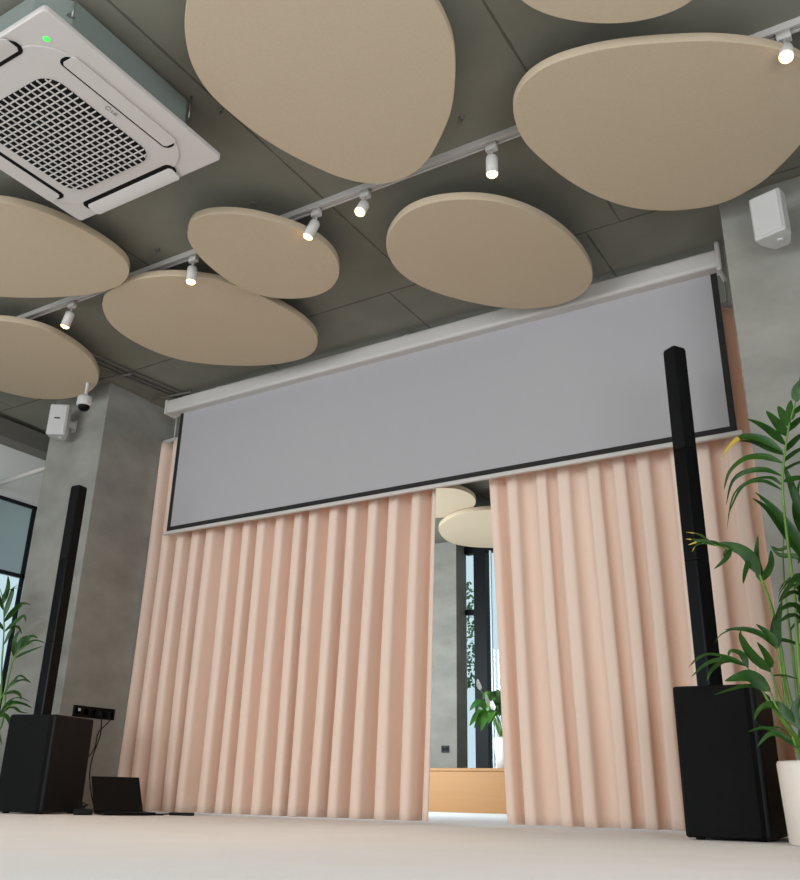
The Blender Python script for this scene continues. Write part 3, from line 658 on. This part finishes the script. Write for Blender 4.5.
t = thing('power_strip', 'flat black power strip on the floor at the curtain foot', 'power strip', (-4.42, 4.50, 0))
MB().box((-4.40, 4.54, .010), (.16, .045, .018), .35).build('strip_body', M['rubber'], t, bevel=.006)
MB().tube(catmull([(-4.45, 4.50, .012), (-4.50, 4.47, .006), (-4.54, 4.40, .005), (-4.50, 4.36, .005), (-4.42, 4.40, .005)]), .004, 6).build('lead', M['rubber'], t)

# ------------------------------------------------------------------ palms
def leaflet(m, pts, w_, seed, yellow=False):
    rnd = random.Random(seed)
    sp = catmull(pts, 5); n = len(sp); b = len(m.v); tc = Vector((0, 0, .143))
    nrm0 = (Vector((0, 0, .6)) - sp[0]).normalized() * .8 + Vector((rnd.uniform(-.5, .5), rnd.uniform(-.3, .3), rnd.uniform(.1, .7)))
    for i, p in enumerate(sp):
        q = i / (n - 1); t_ = (sp[min(i + 1, n - 1)] - sp[max(i - 1, 0)]).normalized()
        s = t_.cross(nrm0); s = s.normalized() if s.length > 1e-4 else Vector((1, 0, 0)); nn_ = s.cross(t_)
        ww = w_ * .5 * max(.04, min(1, q * 4 + .15) * (1 - q ** 2.2) ** .9)
        m.v += [p + s * ww + nn_ * ww * .3, p, p - s * ww + nn_ * ww * .3]
    for i in range(n - 1):
        a = b + 3 * i
        if yellow and i > n * .55: m.cur = 2
        for k in (0, 1): m.face([a + k, a + k + 1, a + k + 4, a + k + 3], True)
    if yellow: m.cur = 0
def palm(label, base, pot, fronds, extra, group):
    t = thing('potted_palm', label, 'plant', base, group)
    x, y, _ = base; r0, r1, h = pot
    MB().lathe([(0, .0), (r0 - .01, .0), (r0, .008), (r1, h - .01), (r1 - .004, h), (r1 - .014, h - .004), (r1 - .018, h - .05), (0, h - .05)], base, 48).build('pot', M['pot'], t)
    MB().lathe([(0, h - .045), (r1 - .022, h - .05), (r1 - .02, h - .052)], base, 32).build('soil', M['soil'], t)
    for k, (stp, lv) in enumerate(fronds + extra):
        m = MB(); m.cur = 1
        foot = Vector((x + .05 * math.cos(k * 2.3), y + .05 * math.sin(k * 2.3), h - .06))
        path = [foot] + [Vector(p) for p in stp]
        path = [p for i, p in enumerate(path) if i == 0 or p.z > h - .02 or i > 2]
        path = catmull(path, 5); n = len(path)
        m.tube(path, [.0065 * (1 - i / n) + .002 for i in range(n)], 7); m.cur = 0
        for j, (pp, ww) in enumerate(lv): leaflet(m, pp, ww * 1.3, k * 50 + j, fronds is PALM_RIGHT and ((k == 0 and j == 4) or (k == 2 and j > 5)))
        m.build('frond', [M['leaf'], M['stem'], M['tip']], t)
    return t
def generic(base, h, az, L, rise, nl, seed):
    rnd = random.Random(seed); x, y, z = base; d = Vector((math.cos(az), math.sin(az), 0)); st_ = []
    for i in range(9):
        q = i / 8; st_.append(Vector((x, y, z + h)) + d * (L * q ** 1.5) + Vector((0, 0, rise * math.sin(q * 2.0))))
    sp = catmull(st_, 6); lv = []
    for i in range(nl):
        q = .42 + .57 * i / (nl - 1); k = int(q * (len(sp) - 1)); p = sp[k]; t_ = (sp[min(k + 1, len(sp) - 1)] - sp[k - 1]).normalized()
        for e in (-1, 1):
            s = t_.cross(Vector((0, 0, 1))).normalized() * e; L2 = .26 * (1 - abs(q - .62) * 1.2)
            dd = (s + t_ * .9).normalized()
            lv.append(([p, p + dd * L2 * .5 + Vector((0, 0, .02)), p + dd * L2 + Vector((0, 0, -.06 - rnd.uniform(0, .06)))], .03))
    return (st_, lv)
bR = (-.507, 3.92, 0)
palm('potted kentia palm in a cream pot in front of the right pillar', bR, (.148, .158, .297), PALM_RIGHT,
     [generic(bR, .30, -.3, .55, .75, 12, 1), generic(bR, .30, -.75, .6, .95, 12, 2), generic(bR, .30, -1.1, .5, .6, 12, 4)], 'tall palms in pots')
bL = (-5.98, 3.78, 0)
palm('potted palm at the left edge, its fronds reaching over the left column speaker', bL, (.148, .158, .297), PALM_LEFT,
     [generic(bL, .30, 3.2, .3, .9, 12, 5), generic(bL, .30, -1.9, .5, .8, 12, 6)], 'tall palms in pots')

# ------------------------------------------------------------------ ceiling conduits, anchors, pipe
def conduit(label, pts, r): return tag(MB().tube(pts, r, 10).build('cable_conduit', M['conduit']), label, 'conduit', 'grey conduits on the ceiling by the left pillar')
for k, (dx, lab) in enumerate(((0, 'grey conduit along the ceiling by the left pillar, leftmost of three'), (.05, 'grey conduit along the ceiling by the left pillar, middle of three'), (.12, 'grey conduit along the ceiling by the left pillar, rightmost of three'))):
    conduit(lab, [(-5.20 + dx, 3.3, CEIL - .012), (-5.12 + dx, 4.15, CEIL - .012), (-5.03 + dx, 4.85, CEIL - .012), (-4.98 + dx, 5.6, CEIL - .012)], .011)
conduit('grey conduit crossing the ceiling just in front of the left pillar', [(-5.55, 4.05, CEIL - .034), (-4.98, 4.13, CEIL - .034)], .011)
conduit('short grey conduit crossing the ceiling between pillar and screen casing', [(-5.2, 4.55, CEIL - .034), (-4.82, 4.6, CEIL - .034)], .011)
for k, (x, y, lab) in enumerate(((-2.83, 2.99, 'small ceiling anchor above the small oval panel'), (-3.62, 3.05, 'small ceiling anchor between the air conditioner and the egg-shaped panel'), (-2.50, 2.36, 'small ceiling anchor right of the air conditioner casing'), (-1.54, 2.98, 'small ceiling anchor left of the straight-hanging spotlight'))):
    tag(MB().lathe([(.012, CEIL - .012), (.016, CEIL - .004), (.016, CEIL)], (x, y, 0), 14).tube([(x, y, CEIL - .03), (x, y, CEIL - .01)], .004, 8).build('ceiling_anchor', M['conduit']), lab, 'anchor', 'small anchors in the concrete ceiling')
tag(MB().tube([(-6.8, 4.30, 2.535), (-5.95, 4.30, 2.59)], .022, 14).build('ceiling_pipe', M['white_metal']), 'thin white pipe running from the left pillar to the side wall', 'pipe')

# ------------------------------------------------------------------ room behind the curtains
t = thing('wooden_bench', 'long low oak bench box in the room behind the curtains', 'bench', (-4.4, 9.1, 0))
MB().span((-5.9, 8.8, 0), (-2.6, 9.4, .40)).build('bench_body', M['wood'], t, bevel=.004)
MB().span((-5.92, 8.785, .40), (-2.58, 9.42, .43)).build('bench_top', M['wood'], t, bevel=.004)
t = thing('potted_lily', 'leafy green plant in a white pot on the oak bench', 'plant', (-4.19, 8.98, .43))
MB().lathe([(0, .43), (.09, .43), (.125, .73), (.118, .74), (.11, .70), (0, .70)], (-4.19, 8.98, 0), 32).build('pot', M['pot_white'], t)
rnd = random.Random(11)
for k in range(44):
    a = rnd.uniform(0, 6.28); L = rnd.uniform(.16, .42); hz = rnd.uniform(.95, 1.32)
    tip = Vector((-4.19 + math.cos(a) * L, 8.98 + math.sin(a) * L * .8, hz - L * .3)); root = Vector((-4.19 + .03 * math.cos(a), 8.98 + .03 * math.sin(a), .70))
    mid = root.lerp(tip, .45) + Vector((0, 0, .16))
    m = MB(); m.cur = 1; m.tube(catmull([root, root.lerp(mid, .6) + Vector((0, 0, .04)), mid]), .004, 6); m.cur = 0
    leaflet(m, [mid, mid.lerp(tip, .5) + Vector((0, 0, .05)), tip + Vector((0, 0, -.05))], rnd.uniform(.09, .13), k)
    m.build('leaf', [M['lily'], M['stem']], t)
for k, (dx, dy, z) in enumerate(((-.22, -.12, 1.22), (-.02, -.2, 1.0), (-.1, -.16, 1.05))):
    m = MB(); e = Vector((-4.19 + dx, 8.98 + dy, z)); m.cur = 1; m.tube(catmull([(-4.19, 8.98, .70), (-4.19 + dx * .4, 8.98 + dy * .4, z - .2), e]), .003, 6); m.cur = 0
    leaflet(m, [e, e + Vector((-.02, -.01, .06)), e + Vector((-.03, 0, .12))], .06, k); m.build('flower', [M['blossom'], M['stem']], t)
t = thing('power_outlet', 'small dark power outlet on the concrete wall behind the curtains', 'power outlet', (-5.24, 9.6, .66))
MB().span((-5.29, 9.588, .625), (-5.19, 9.602, .70)).build('cover_plate', M['satin_black'], t, bevel=.003)
for x in (-5.262, -5.218): MB().lathe([(.016, 0), (.017, .002), (.012, .002), (0, .001)], (x, 9.588, .662), 16, Matrix(((1, 0, 0), (0, 0, -1), (0, 1, 0)))).build('socket', M['dark'], t)

# ------------------------------------------------------------------ outside
struct(MB().span((-30, -12, -.3), (20, 30, -.13)).build('terrain', M['paving']))
st('trim_3', M['white_wall'], ((-10.5, 2.5, 2.75), (-6.97, 12, 2.9)))
t = thing('slender_tree', 'slender leafy tree outside the narrow window pane', 'tree', (-6.85, 13.0, -.13))
rnd = random.Random(21)
MB().tube(catmull([(-6.85, 13, -.13), (-6.83, 13, 1.2), (-6.87, 13, 2.4), (-6.81, 13, 3.4)]), [.05] * 7 + [.03] * 12, 10).build('trunk', M['bark'], t)
m = MB()
for k in range(700):
    a = rnd.uniform(0, 6.28); r_ = .42 * math.sqrt(rnd.random()); z = 1.8 + 1.7 * rnd.random() ** 1.4; r_ *= .5 + .5 * math.sin((z - 1.8) / 1.7 * 3.1)
    p = Vector((-6.85 + r_ * math.cos(a), 13 + r_ * math.sin(a), z)); d = Vector((rnd.uniform(-1, 1), rnd.uniform(-1, 1), rnd.uniform(-1, .6))).normalized()
    leaflet(m, [p, p + d * .035, p + d * .07 + Vector((0, 0, -.01))], .04, k)
f = m.build('foliage', M['tree'], t)
